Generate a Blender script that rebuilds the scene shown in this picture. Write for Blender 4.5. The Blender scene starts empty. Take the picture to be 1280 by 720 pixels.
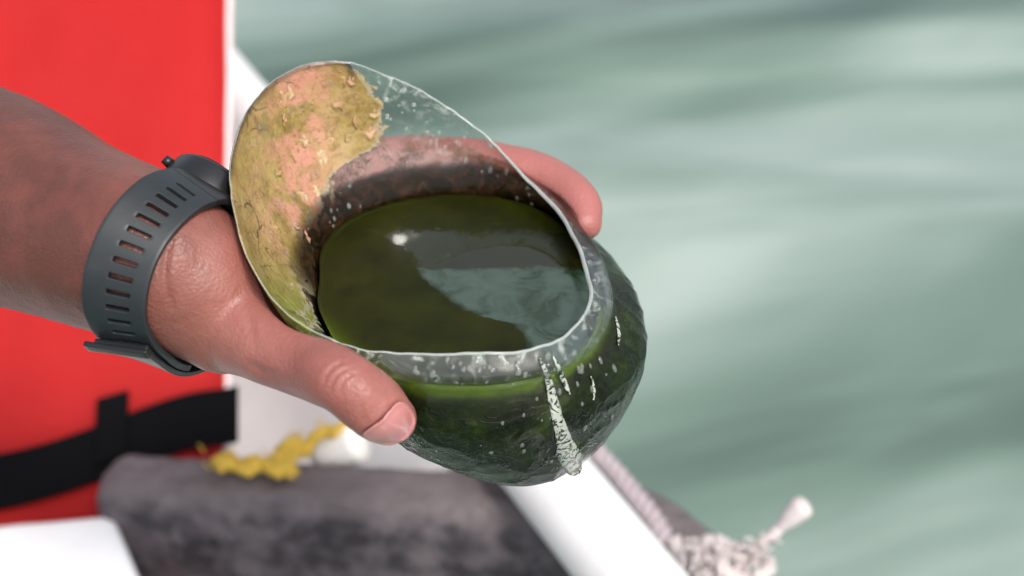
import bpy, bmesh, math, random
import numpy as np
from mathutils import Vector, Matrix, noise

random.seed(7)
np.random.seed(7)
SC = bpy.context.scene
COL = SC.collection

# ------------------------------------------------------------------ camera
PITCH = math.radians(36)
CAM = np.array([0.0, 0.0, 0.95])
FPX = 1280 / 36 * 50.0
FWD = np.array([0, math.cos(PITCH), -math.sin(PITCH)])
UP = np.array([0, math.sin(PITCH), math.cos(PITCH)])
RIGHT = np.array([1.0, 0, 0])
cd = bpy.data.cameras.new('camera')
cam = bpy.data.objects.new('camera', cd)
COL.objects.link(cam)
cam.location = CAM
cam.rotation_euler = (math.pi / 2 - PITCH, 0, 0)
cd.lens = 50
cd.sensor_width = 36
cd.clip_start = 0.02
cd.clip_end = 6000
cd.dof.use_dof = True
cd.dof.focus_distance = 0.482
cd.dof.aperture_fstop = 7.0
SC.camera = cam

# ------------------------------------------------------------------ light
SUN_ELEV, SUN_AZ = math.radians(52), math.radians(148)   # azimuth clockwise from +Y
w = bpy.data.worlds.new('World')
SC.world = w
w.use_nodes = True
wn, wl = w.node_tree.nodes, w.node_tree.links
sky = wn.new('ShaderNodeTexSky')
sky.sky_type = 'NISHITA'
sky.sun_disc = False
sky.sun_elevation = SUN_ELEV
sky.sun_rotation = SUN_AZ
sky.air_density = 1.0
sky.dust_density = 4.0
sky.ozone_density = 1.0
hs = wn.new('ShaderNodeHueSaturation')       # a hazy, nearly white overcast
hs.inputs['Saturation'].default_value = 0.45
wl.new(sky.outputs[0], hs.inputs['Color'])
wl.new(hs.outputs[0], wn['Background'].inputs[0])
wn['Background'].inputs[1].default_value = 0.15
sd = bpy.data.lights.new('sun', 'SUN')
sd.energy = 1.5
sd.angle = math.radians(10)
sd.color = (1, 0.95, 0.88)
sun = bpy.data.objects.new('sun', sd)
COL.objects.link(sun)
sv = Vector((math.sin(SUN_AZ) * math.cos(SUN_ELEV), math.cos(SUN_AZ) * math.cos(SUN_ELEV), math.sin(SUN_ELEV)))
sun.rotation_euler = sv.to_track_quat('Z', 'Y').to_euler()
SC.view_settings.view_transform = 'Standard'
SC.view_settings.look = 'None'
SC.view_settings.exposure = 0.6
SC.view_settings.gamma = 1
SC.cycles.use_denoising = True
SC.cycles.transparent_max_bounces = 24
SC.cycles.max_bounces = 10
SC.cycles.sample_clamp_indirect = 6


# ------------------------------------------------------------------ helpers
def P(x, y, d):
    """the place seen at photo pixel (x, y) at distance d along the view axis"""
    return CAM + d * FWD + RIGHT * ((x - 640) / FPX * d) + UP * ((360 - y) / FPX * d)


def proj(p):
    q = np.asarray(p) - CAM
    d = q @ FWD
    return 640 + (q @ RIGHT) / d * FPX, 360 - (q @ UP) / d * FPX, d


def onplane(x, y, z):
    """the place on the level plane z that is seen at (x, y)"""
    r = FWD + RIGHT * ((x - 640) / FPX) + UP * ((360 - y) / FPX)
    return CAM + r * ((z - CAM[2]) / r[2])


def catmull(pts, n):
    """smooth curve through pts (rows), n samples"""
    p = np.asarray(pts, float)
    p = np.vstack([2 * p[0] - p[1], p, 2 * p[-1] - p[-2]])
    m = len(p) - 3
    out = []
    for t in np.linspace(0, m - 1e-9, n):
        i = int(t)
        u = t - i
        a, b, c, d = p[i], p[i + 1], p[i + 2], p[i + 3]
        out.append(0.5 * (2 * b + (c - a) * u + (2 * a - 5 * b + 4 * c - d) * u * u + (3 * b - a - 3 * c + d) * u ** 3))
    return np.array(out)


def mesh_obj(name, verts, faces, m=None, parent=None, smooth=True):
    me = bpy.data.meshes.new(name)
    me.from_pydata([tuple(map(float, v)) for v in verts], [], [tuple(map(int, f)) for f in faces])
    me.update()
    if m:
        me.materials.append(m)
    if smooth:
        me.polygons.foreach_set('use_smooth', [True] * len(me.polygons))
    o = bpy.data.objects.new(name, me)
    COL.objects.link(o)
    if parent:
        o.parent = parent
        o.matrix_parent_inverse = Matrix.Translation(-Vector(parent.location)) if not parent.rotation_euler[2] else parent.matrix_basis.inverted()
    return o


def bm_obj(name, bm, m=None, parent=None, smooth=True):
    me = bpy.data.meshes.new(name)
    bm.to_mesh(me)
    bm.free()
    if m:
        me.materials.append(m)
    if smooth:
        me.polygons.foreach_set('use_smooth', [True] * len(me.polygons))
    o = bpy.data.objects.new(name, me)
    COL.objects.link(o)
    if parent:
        o.parent = parent
        o.matrix_parent_inverse = Matrix.Translation(-Vector(parent.location))
    return o


def tag(o, label, cat, kind=None, group=None):
    o['label'] = label
    o['category'] = cat
    if kind:
        o['kind'] = kind
    if group:
        o['group'] = group
    return o


def thing(name, loc, label, cat):
    o = bpy.data.objects.new(name, None)
    o.location = tuple(map(float, loc))
    o.empty_display_size = 0.02
    COL.objects.link(o)
    return tag(o, label, cat)


def bake(o):
    """replace the mesh by its modified one"""
    dg = bpy.context.evaluated_depsgraph_get()
    dg.update()
    me = bpy.data.meshes.new_from_object(o.evaluated_get(dg))
    o.modifiers.clear()
    o.data = me
    return me


def tube(path, rad, nseg=16, cap=True, closed=False, up=None, squash=None):
    """verts, faces of a swept round tube; rad per point or single; squash = (ra, rb) factors"""
    p = np.asarray(path, float)
    n = len(p)
    rad = np.full(n, rad) if np.isscalar(rad) else np.asarray(rad, float)
    if closed:
        tan = np.roll(p, -1, 0) - np.roll(p, 1, 0)
    else:
        tan = np.gradient(p, axis=0)
    tan /= np.linalg.norm(tan, axis=1)[:, None] + 1e-12
    ref = np.array(up if up is not None else (0, 0, 1.0), float)
    if abs(ref @ tan[0]) > 0.95:
        ref = np.array([0, 1.0, 0])
    u = ref - tan[0] * (ref @ tan[0])
    u /= np.linalg.norm(u)
    vs, fs = [], []
    sa, sb = squash if squash else (1, 1)
    for i in range(n):
        u = u - tan[i] * (u @ tan[i])
        u /= np.linalg.norm(u)
        w_ = np.cross(tan[i], u)
        for k in range(nseg):
            a = 2 * math.pi * k / nseg
            vs.append(p[i] + rad[i] * (sa * math.cos(a) * u + sb * math.sin(a) * w_))
    m = n if closed else n - 1
    for i in range(m):
        for k in range(nseg):
            a, b = i * nseg + k, i * nseg + (k + 1) % nseg
            c, d = ((i + 1) % n) * nseg + (k + 1) % nseg, ((i + 1) % n) * nseg + k
            fs.append((a, b, c, d))
    if cap and not closed:
        fs.append(tuple(range(nseg))[::-1])
        fs.append(tuple((n - 1) * nseg + k for k in range(nseg)))
    return vs, fs


def merge(parts):
    V, F = [], []
    for vs, fs in parts:
        o = len(V)
        V += list(vs)
        F += [tuple(i + o for i in f) for f in fs]
    return V, F


def rope_mesh(path, r, turns_per_m=55, strands=3, fuzz=0.0):
    """a laid rope: three strands twisted about the path"""
    p = np.asarray(path, float)
    L = np.r_[0, np.cumsum(np.linalg.norm(np.diff(p, axis=0), axis=1))]
    n = max(12, int(L[-1] / 0.0015))
    s = np.linspace(0, L[-1], n)
    q = np.stack([np.interp(s, L, p[:, k]) for k in range(3)], 1)
    tan = np.gradient(q, axis=0)
    tan /= np.linalg.norm(tan, axis=1)[:, None] + 1e-12
    u = np.cross(tan[0], (0.31, 0.52, 0.79))
    u /= np.linalg.norm(u)
    U = []
    for i in range(n):
        u = u - tan[i] * (u @ tan[i])
        u /= np.linalg.norm(u)
        U.append(u)
    U = np.array(U)
    W = np.cross(tan, U)
    parts = []
    for k in range(strands):
        a = 2 * math.pi * (k / strands + s * turns_per_m)
        c = q + (U * np.cos(a)[:, None] + W * np.sin(a)[:, None]) * r * 0.52
        rr = r * 0.55 * (1 + fuzz * np.random.randn(n) * 0.5)
        parts.append(tube(c, rr, 7))
    return merge(parts)


# ------------------------------------------------------------------ materials
class NT:
    def __init__(self, name):
        self.m = bpy.data.materials.new(name)
        self.m.use_nodes = True
        self.t = self.m.node_tree
        self.n = self.t.nodes
        self.n.clear()
        self.out = self.n.new('ShaderNodeOutputMaterial')

    def new(self, typ, **kw):
        nd = self.n.new('ShaderNode' + typ)
        for k, v in kw.items():
            if isinstance(k, str) and hasattr(nd, k) and k not in ('inputs',):
                setattr(nd, k, v)
        return nd

    def link(self, a, b):
        self.t.links.new(a, b)

    def val(self, sock, v):
        if hasattr(v, 'default_value') or isinstance(v, bpy.types.NodeSocket):
            self.link(v, sock)
        else:
            sock.default_value = v

    def coord(self, kind='Object'):
        return self.new('TexCoord').outputs[kind]

    def noise(self, scale, detail=4, rough=0.55, vec=None, dist=0.0, stretch=None):
        nd = self.new('TexNoise')
        nd.inputs['Scale'].default_value = scale
        nd.inputs['Detail'].default_value = detail
        nd.inputs['Roughness'].default_value = rough
        nd.inputs['Distortion'].default_value = dist
        v = vec if vec is not None else self.coord()
        if stretch:
            mp = self.new('Mapping')
            mp.inputs['Scale'].default_value = stretch
            self.link(v, mp.inputs['Vector'])
            v = mp.outputs[0]
        self.link(v, nd.inputs['Vector'])
        return nd.outputs['Fac']

    def ramp(self, fac, stops):
        nd = self.new('ValToRGB')
        e = nd.color_ramp.elements
        while len(e) > 1:
            e.remove(e[-1])
        for i, (p, c) in enumerate(stops):
            el = e[0] if i == 0 else e.new(p)
            el.position = p
            el.color = (c, c, c, 1) if np.isscalar(c) else (*c, 1)
        self.link(fac, nd.inputs[0])
        return nd.outputs[0]

    def mix(self, fac, a, b, blend='MIX'):
        nd = self.new('Mix')
        nd.data_type = 'RGBA'
        nd.blend_type = blend
        self.val(nd.inputs[0], fac)
        for s, v in ((nd.inputs[6], a), (nd.inputs[7], b)):
            self.val(s, (*v, 1) if isinstance(v, tuple) and len(v) == 3 else v)
        return nd.outputs[2]

    def math(self, op, a, b=0.0, clamp=False):
        nd = self.new('Math')
        nd.operation = op
        nd.use_clamp = clamp
        self.val(nd.inputs[0], a)
        self.val(nd.inputs[1], b)
        return nd.outputs[0]

    def attr(self, name):
        nd = self.new('Attribute')
        nd.attribute_name = name
        return nd.outputs['Fac']

    def bump(self, h, strength=0.3, dist=0.001, normal=None):
        nd = self.new('Bump')
        nd.inputs['Strength'].default_value = strength
        nd.inputs['Distance'].default_value = dist
        self.link(h, nd.inputs['Height'])
        if normal is not None:
            self.link(normal, nd.inputs['Normal'])
        return nd.outputs[0]

    def pbsdf(self, color, rough=0.5, normal=None, **kw):
        nd = self.new('BsdfPrincipled')
        self.val(nd.inputs['Base Color'], (*color, 1) if isinstance(color, tuple) else color)
        self.val(nd.inputs['Roughness'], rough)
        if normal is not None:
            self.link(normal, nd.inputs['Normal'])
        for k, v in kw.items():
            self.val(nd.inputs[k.replace('_', ' ')], v)
        return nd

    def mixsh(self, fac, a, b):
        nd = self.new('MixShader')
        self.val(nd.inputs[0], fac)
        self.link(a, nd.inputs[1])
        self.link(b, nd.inputs[2])
        return nd.outputs[0]

    def finish(self, sh):
        self.link(sh if isinstance(sh, bpy.types.NodeSocket) else sh.outputs[0], self.out.inputs['Surface'])
        return self.m


def simple(name, color, rough=0.5, var=0.12, scale=60, bump=0.15, bdist=0.0006, **kw):
    t = NT(name)
    f = t.noise(scale, 5)
    c = t.mix(f, tuple(x * (1 - var) for x in color), tuple(min(1, x * (1 + var)) for x in color))
    b = t.bump(t.noise(scale * 3, 4), bump, bdist)
    return t.finish(t.pbsdf(c, rough, b, **kw))


# skin
t = NT('skin')
f1 = t.noise(28, 4)
f2 = t.noise(160, 3)
c = t.mix(t.ramp(f1, [(0.35, 0.0), (0.65, 1.0)]), (0.225, 0.080, 0.062), (0.33, 0.132, 0.104))
c = t.mix(t.math('MULTIPLY', t.ramp(f2, [(0.45, 0.0), (0.7, 1.0)]), 0.25), c, (0.15, 0.045, 0.034))
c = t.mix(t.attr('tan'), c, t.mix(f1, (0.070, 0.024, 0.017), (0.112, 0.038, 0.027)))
blot = t.ramp(t.noise(75, 4, 0.6), [(0.45, 0.0), (0.65, 1.0)])
c = t.mix(t.math('MULTIPLY', blot, 0.22), c, (0.28, 0.075, 0.058))
pk = t.attr('pink')
c = t.mix(pk, c, (0.36, 0.13, 0.115))
vor = t.new('TexVoronoi')
vor.inputs['Scale'].default_value = 900
t.link(t.coord(), vor.inputs['Vector'])
h = t.math('ADD', t.math('MULTIPLY', vor.outputs['Distance'], 0.6), t.noise(500, 4))
b = t.bump(t.math('ADD', h, t.math('MULTIPLY', t.noise(130, 5, 0.65), 1.2)), 0.4, 0.0006)
M_SKIN = t.finish(t.pbsdf(c, 0.42, b, Subsurface_Weight=0.22, Subsurface_Radius=(0.006, 0.002, 0.001),
                          Subsurface_Scale=1.0, Specular_IOR_Level=0.42))
M_NAIL = simple('nail', (0.50, 0.20, 0.19), 0.22, 0.12, 160, 0.1, 0.0003, Coat_Weight=0.4)

M_RUBBER = simple('strap_rubber', (0.017, 0.0215, 0.024), 0.45, 0.4, 90, 0.2, 0.0003)
M_BLACKPL = simple('black_plastic', (0.012, 0.013, 0.015), 0.35, 0.3, 90, 0.1, 0.0003)

# red jacket cloth
t = NT('red_cloth')
v = t.coord()
wv = t.new('TexWave')
wv.inputs['Scale'].default_value = 500
t.link(v, wv.inputs['Vector'])
c = t.mix(t.noise(14, 4), (0.37, 0.010, 0.011), (0.43, 0.016, 0.015))
M_RED = t.finish(t.pbsdf(c, 0.62, t.bump(t.math('ADD', wv.outputs['Fac'], t.math('MULTIPLY', t.noise(30, 5), 3.0)), 0.3, 0.0008), Specular_IOR_Level=0.15))
M_WEB = simple('black_webbing', (0.0025, 0.0025, 0.003), 0.85, 0.3, 200, 0.4, 0.0006, Specular_IOR_Level=0.1)
M_PIPING = simple('pale_piping', (0.75, 0.62, 0.62), 0.6, 0.1, 80)

# white painted boat
t = NT('white_paint')
st = t.ramp(t.noise(9, 6, 0.65, stretch=(1, 1, 0.4)), [(0.35, (0.78, 0.77, 0.76)), (0.6, (0.86, 0.86, 0.85))])
c = t.mix(t.ramp(t.noise(45, 6, 0.7), [(0.68, 0.0), (0.80, 0.4)]), st, (0.42, 0.38, 0.36))
M_WHITE = t.finish(t.pbsdf(c, 0.38, t.bump(t.noise(70, 5), 0.2, 0.0006)))

# weathered grey beam
t = NT('weathered_grey')
mot = t.ramp(t.noise(42, 6, 0.62), [(0.40, (0.024, 0.020, 0.025)), (0.50, (0.068, 0.056, 0.066)), (0.64, (0.12, 0.10, 0.11))])
pits = t.ramp(t.noise(58, 4, 0.5, dist=0.6), [(0.55, 0.0), (0.62, 1.0)])
c = t.mix(t.math('MULTIPLY', pits, 0.75), mot, (0.03, 0.027, 0.032))
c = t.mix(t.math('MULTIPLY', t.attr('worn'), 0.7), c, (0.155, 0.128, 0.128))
M_GREY = t.finish(t.pbsdf(c, 0.75, t.bump(t.math('SUBTRACT', t.noise(120, 6), pits), 0.5, 0.002)))

M_ROPE = simple('pale_rope', (0.56, 0.50, 0.49), 0.85, 0.25, 120, 0.4, 0.0008)
M_ROPE2 = simple('dirty_rope', (0.40, 0.34, 0.36), 0.85, 0.3, 120, 0.4, 0.0008)
M_YELLOW = simple('yellow_cord', (0.55, 0.36, 0.045), 0.75, 0.3, 120, 0.4, 0.0006)
M_FLOAT = simple('float_foam', (0.82, 0.80, 0.76), 0.6, 0.05, 120, 0.3, 0.0006)

# sea
SEA_SHIFT = (-2.2, 2.1, 0)  # slides the dark patches to where reflections darken the water
t = NT('sea_water')
v = t.coord()
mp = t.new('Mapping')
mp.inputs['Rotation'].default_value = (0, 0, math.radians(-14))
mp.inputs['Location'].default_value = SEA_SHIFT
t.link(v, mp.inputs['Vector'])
sea_refl = t.noise(0.9, 3, 0.5, mp.outputs[0], 1.0, stretch=(0.5, 1.3, 1))
sea_refl2 = t.noise(2.6, 3, 0.5, mp.outputs[0], 0.6, stretch=(0.45, 1.5, 1))
f = t.math('ADD', t.math('MULTIPLY', sea_refl, 0.7), t.math('MULTIPLY', sea_refl2, 0.3))
c = t.ramp(f, [(0.41, (0.036, 0.066, 0.053)), (0.52, (0.150, 0.215, 0.180)), (0.63, (0.355, 0.425, 0.387))])  # dark and bright wave reflections painted into the base colour
b = t.bump(t.noise(9, 4, 0.5, v, 0.5, stretch=(0.6, 1.3, 1)), 0.25, 0.02)
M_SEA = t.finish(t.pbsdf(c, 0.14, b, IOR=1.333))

# bottle wall
t = NT('bottle_wall')
v = t.coord()
n1 = t.noise(55, 6, 0.65, v, 0.6)
n2 = t.noise(210, 5, 0.6, v, 0.8)
n3 = t.noise(26, 3, 0.5, v, 0.4)
nn = t.math('ADD', t.math('MULTIPLY', n1, 0.65), t.math('MULTIPLY', n2, 0.35))
coat = t.attr('coat')
thr = t.math('ADD', coat, t.math('MULTIPLY', t.math('SUBTRACT', nn, 0.5), 1.5))
cm = t.ramp(thr, [(0.45, 0.0), (0.50, 0.7), (0.60, 1.0)])
edge = t.ramp(thr, [(0.47, 0.0), (0.50, 1.0), (0.54, 0.9), (0.60, 0.0)])
# dried film: olive, ochre and pinkish patches, dark cracks
olive = t.ramp(t.noise(70, 6, 0.7, v), [(0.30, (0.17, 0.115, 0.022)), (0.46, (0.34, 0.235, 0.065)), (0.68, (0.47, 0.36, 0.14))])
pinkp = t.ramp(t.noise(60, 5, 0.6, v, 1.0), [(0.44, 0.0), (0.56, 1.0)])
olive = t.mix(t.math('MULTIPLY', pinkp, t.attr('pinkish')), olive, (0.58, 0.27, 0.185))
spk = t.ramp(t.noise(420, 4, 0.7, v), [(0.36, 1.0), (0.46, 0.0)])
olive = t.mix(t.math('MULTIPLY', spk, 0.38), olive, (0.09, 0.06, 0.015))
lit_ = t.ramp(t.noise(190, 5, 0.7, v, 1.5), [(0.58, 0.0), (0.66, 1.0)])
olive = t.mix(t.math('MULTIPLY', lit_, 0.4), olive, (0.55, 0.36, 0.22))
olive = t.mix(t.attr('greenish'), olive, t.ramp(t.noise(80, 6, 0.7, v), [(0.35, (0.10, 0.13, 0.010)), (0.65, (0.24, 0.29, 0.045))]))
crk = t.new('TexVoronoi')
crk.feature = 'DISTANCE_TO_EDGE'
crk.inputs['Scale'].default_value = 75
nv = t.new('TexNoise')
nv.inputs['Scale'].default_value = 60
nv.inputs['Detail'].default_value = 5
t.link(v, nv.inputs['Vector'])
vm = t.new('VectorMath')
vm.operation = 'MULTIPLY_ADD'
t.link(nv.outputs['Color'], vm.inputs[0])
vm.inputs[1].default_value = (0.03, 0.03, 0.03)
t.link(v, vm.inputs[2])
t.link(vm.outputs[0], crk.inputs['Vector'])
crack = t.math('MULTIPLY', t.ramp(crk.outputs['Distance'], [(0.015, 1.0), (0.05, 0.0)]), t.ramp(n3, [(0.56, 0.0), (0.66, 1.0)]))
olive = t.mix(t.math('MULTIPLY', crack, 0.85), olive, (0.05, 0.03, 0.008))
olive = t.mix(t.math('MULTIPLY', edge, 0.65), olive, (0.62, 0.55, 0.42))
olive = t.mix(t.attr('lipdark'), olive, (0.045, 0.028, 0.012))
hb = t.math('ADD', t.math('MULTIPLY', n1, 1.0), t.math('ADD', t.math('MULTIPLY', n2, 0.5), t.math('MULTIPLY', t.ramp(crk.outputs['Distance'], [(0.0, 0.0), (0.08, 1.0)]), 0.08)))
olive = t.mix(t.math('MULTIPLY', t.attr('fleck'), t.math('SUBTRACT', 1.0, cm)), olive, (0.10, 0.055, 0.025))
dry = t.pbsdf(olive, t.ramp(n2, [(0.35, 0.2), (0.65, 0.6)]), t.bump(t.math('ADD', hb, t.math('MULTIPLY', lit_, 0.5)), 0.6, 0.0018), Transmission_Weight=0.0, Subsurface_Weight=0.25, Subsurface_Radius=(0.003, 0.002, 0.001), Coat_Weight=0.35, Coat_Roughness=0.08)
trl = t.new('BsdfTranslucent')
t.link(olive, trl.inputs[0])
dry_out = t.mixsh(0.15, dry.outputs[0], trl.outputs[0])
# wet dark film under the water line
wet_c = t.ramp(t.noise(60, 5, 0.65, v, 0.5), [(0.40, (0.002, 0.004, 0.0006)), (0.60, (0.008, 0.0145, 0.0016)), (0.76, (0.026, 0.042, 0.005))])
wrk = t.math('ADD', t.noise(75, 5, 0.55, v, 2.2), t.math('MULTIPLY', t.ramp(t.noise(95, 2, 0.5, v, 2.5), [(0.46, 0.0), (0.495, 1.0), (0.505, 1.0), (0.54, 0.0)]), 0.55))
wet = t.pbsdf(wet_c, 0.10, t.bump(t.math('ADD', wrk, t.math('MULTIPLY', n2, 0.1)), 0.3, 0.0016), Specular_IOR_Level=0.2, Coat_Weight=0.12, Coat_Roughness=0.04)
# clear plastic
fr = t.new('LayerWeight')
fr.inputs['Blend'].default_value = 0.5
clb = t.bump(t.math('ADD', n3, t.math('MULTIPLY', n1, 0.3)), 0.15, 0.002)
t.link(clb, fr.inputs['Normal'])
tr = t.new('BsdfTransparent')
tr.inputs[0].default_value = (0.93, 0.955, 0.94, 1)
gl = t.new('BsdfGlossy')
gl.inputs['Roughness'].default_value = 0.09
t.link(clb, gl.inputs['Normal'])
clear = t.mixsh(t.math('ADD', t.math('MULTIPLY', t.math('POWER', fr.outputs['Facing'], 4.0), 0.8), 0.04, True), tr.outputs[0], gl.outputs[0])
haz = t.new('BsdfDiffuse')
haz.inputs[0].default_value = (0.55, 0.6, 0.56, 1)
scf = t.math('MULTIPLY', t.ramp(t.noise(110, 4, 0.6, v, 3.0), [(0.52, 0.03), (0.60, 0.35), (0.66, 0.8)]), t.attr('scuff_glint'))  # pale scuffs that also paint white glint streaks near the rim
scf = t.math('ADD', scf, 0.006)
clear = t.mixsh(scf, clear, haz.outputs[0])
flk = t.ramp(t.noise(130, 5, 0.6, v, 3.0), [(0.465, 0.0), (0.495, 1.0), (0.525, 0.0)])
flk = t.math('MULTIPLY', flk, t.ramp(t.noise(70, 2, 0.5, v), [(0.44, 0.0), (0.52, 1.0)]))
cm2 = t.math('MAXIMUM', cm, t.math('MULTIPLY', flk, t.attr('fleck')), True)
tide_m = t.ramp(t.math('ADD', t.attr('tide'), t.math('MULTIPLY', t.math('SUBTRACT', nn, 0.5), 0.7)), [(0.22, 0.0), (0.55, 0.6), (0.9, 0.97)])
tide_sh = t.pbsdf(t.ramp(n2, [(0.4, (0.006, 0.004, 0.0012)), (0.65, (0.034, 0.015, 0.007))]), 0.2, clb, Specular_IOR_Level=0.2)
up_ = t.mixsh(tide_m, t.mixsh(cm2, clear, dry_out), tide_sh.outputs[0])
dthr = t.math('ADD', t.attr('deep'), t.math('MULTIPLY', t.math('SUBTRACT', nn, 0.5), 0.8))
M_WALL = t.finish(t.mixsh(t.ramp(dthr, [(0.05, 0.0), (0.75, 1.0)]), up_, wet.outputs[0]))

t = NT('clear_rim')
M_RIM = t.finish(t.pbsdf((0.85, 0.90, 0.87), 0.14, None, Transmission_Weight=0.72, IOR=1.45))
t = NT('sky_glint')
M_GLINT = t.finish(t.pbsdf(t.ramp(t.noise(170, 3, 0.6, None, 4.0), [(0.46, (0.012, 0.018, 0.008)), (0.51, (0.36, 0.39, 0.34))]), 0.2, t.bump(t.noise(200, 4), 0.2, 0.0004)))  # sky reflection on the wall, painted as a mottled pale streak

t = NT('algae_water')
c = t.ramp(t.noise(22, 4, 0.55), [(0.35, (0.006, 0.0065, 0.0006)), (0.65, (0.015, 0.0155, 0.001))])
c = t.mix(t.attr('edge'), c, t.ramp(t.noise(40, 4), [(0.3, (0.070, 0.112, 0.0008)), (0.7, (0.125, 0.185, 0.0015))]))  # green glow of light passing through the water, painted as base colour
scum_refl = t.ramp(t.math('ADD', t.attr('scum_refl'), t.math('MULTIPLY', t.math('SUBTRACT', t.noise(120, 6, 0.65), 0.5), 0.8)), [(0.40, 0.0), (0.60, 1.0)])  # floating scum whose patch also paints the wall's dark reflection
c = t.mix(t.math('MULTIPLY', scum_refl, t.math('SUBTRACT', 1.0, t.attr('edge'))), c, t.ramp(t.noise(60, 5, 0.6), [(0.30, (0.007, 0.008, 0.0003)), (0.70, (0.019, 0.022, 0.0007))]))
pale = t.ramp(t.math('ADD', t.attr('pale'), t.math('MULTIPLY', t.math('SUBTRACT', t.noise(70, 5, 0.6), 0.5), 0.7)), [(0.42, 0.0), (0.58, 1.0)])
c = t.mix(t.math('MULTIPLY', pale, t.math('SUBTRACT', 1.0, scum_refl)), c, t.ramp(t.noise(85, 4, 0.6, None, 0.8), [(0.36, (0.016, 0.030, 0.012)), (0.50, (0.040, 0.066, 0.046)), (0.7, (0.055, 0.078, 0.062))]))  # reflected sky painted as a pale colour patch on the surface
M_ALGW = t.finish(t.pbsdf(c, t.math('ADD', t.math('MULTIPLY', scum_refl, 0.35), 0.015), t.bump(t.noise(30, 2), 0.03, 0.002), IOR=1.7, Specular_IOR_Level=t.math('MULTIPLY', t.attr('top'), t.math('SUBTRACT', 0.5, t.math('MULTIPLY', scum_refl, 0.42))), Subsurface_Weight=0.4, Subsurface_Radius=(0.006, 0.009, 0.001)))

# ------------------------------------------------------------------ sea
def sea_axis(a, b, n, far):
    core = np.linspace(a, b, n)
    g = np.geomspace(0.05, far, 26)
    return np.r_[a - g[::-1], core, b + g]


xs = sea_axis(-3, 3, 150, 2500)
ys = sea_axis(-0.5, 5.5, 150, 2500)
X, Y = np.meshgrid(xs, ys)
Z = np.zeros_like(X)
rs = np.random.RandomState(11)
for k in range(22):
    lam = rs.uniform(0.35, 1.9)
    th = math.radians(rs.uniform(72, 125))
    amp = 0.0095 * lam * rs.uniform(0.4, 1)
    Z += amp * np.sin(2 * math.pi / lam * (X * math.cos(th) + Y * math.sin(th)) + rs.uniform(0, 6.28))
Z *= np.clip(1 - (np.hypot(X, Y) - 5) / 8, 0, 1)
nx, ny = len(xs), len(ys)
F = [(j * nx + i, j * nx + i + 1, (j + 1) * nx + i + 1, (j + 1) * nx + i) for j in range(ny - 1) for i in range(nx - 1)]
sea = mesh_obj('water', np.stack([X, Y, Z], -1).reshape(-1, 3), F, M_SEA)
sea['kind'] = 'structure'

# ------------------------------------------------------------------ boat
ZG = CAM[2] - 0.575                       # height of the gunwale tube's axis
TR = 0.0245
g_near, g_far = onplane(742, 665, ZG), onplane(249, 62, ZG)
gd = (g_far - g_near) / np.linalg.norm(g_far - g_near)
gside = np.array([gd[1], -gd[0], 0])      # to the outside (water)
if gside[0] < 0:
    gside = -gside
boat = thing('boat', (g_near[0], g_near[1], 0), 'white boat with a round white gunwale tube and a weathered grey crossbeam', 'boat')
path = [g_near + gd * s + np.array([0, 0, 0.0006 * math.sin(s * 30)]) for s in np.linspace(-0.75, 2.2, 90)]
V, Fc = tube(path, TR, 40)
mesh_obj('gunwale', V, Fc, M_WHITE, boat)


def sheet(name, prof, s0, s1, n, m, parent, thick=0.006):
    """prof: (offset to the outside, z) rows, swept along the gunwale"""
    V, Fc = [], []
    prof = np.array(prof)
    k = len(prof)
    for s in np.linspace(s0, s1, n):
        for o_, z in prof:
            q = g_near + gd * s + gside * o_
            V.append((q[0], q[1], z))
    for i in range(n - 1):
        for j in range(k - 1):
            Fc.append((i * k + j, i * k + j + 1, (i + 1) * k + j + 1, (i + 1) * k + j))
    o = mesh_obj(name, V, Fc, m, parent)
    md = o.modifiers.new('thick', 'SOLIDIFY')
    md.thickness = thick
    md.offset = 0
    bake(o)
    return o


sheet('hull_side', catmull([(-0.012, ZG - 0.018), (-0.035, ZG - 0.07), (-0.075, ZG - 0.16), (-0.15, ZG - 0.215), (-0.30, ZG - 0.235), (-0.75, ZG - 0.24)], 26), 0.13, 2.1, 60, M_WHITE, boat)
sheet('hull_outside', catmull([(0.006, ZG - 0.020), (0.02, ZG - 0.10), (0.012, ZG - 0.22), (-0.03, ZG - 0.36), (-0.10, ZG - 0.44)], 20), -0.7, 2.1, 60, M_WHITE, boat)


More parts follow.
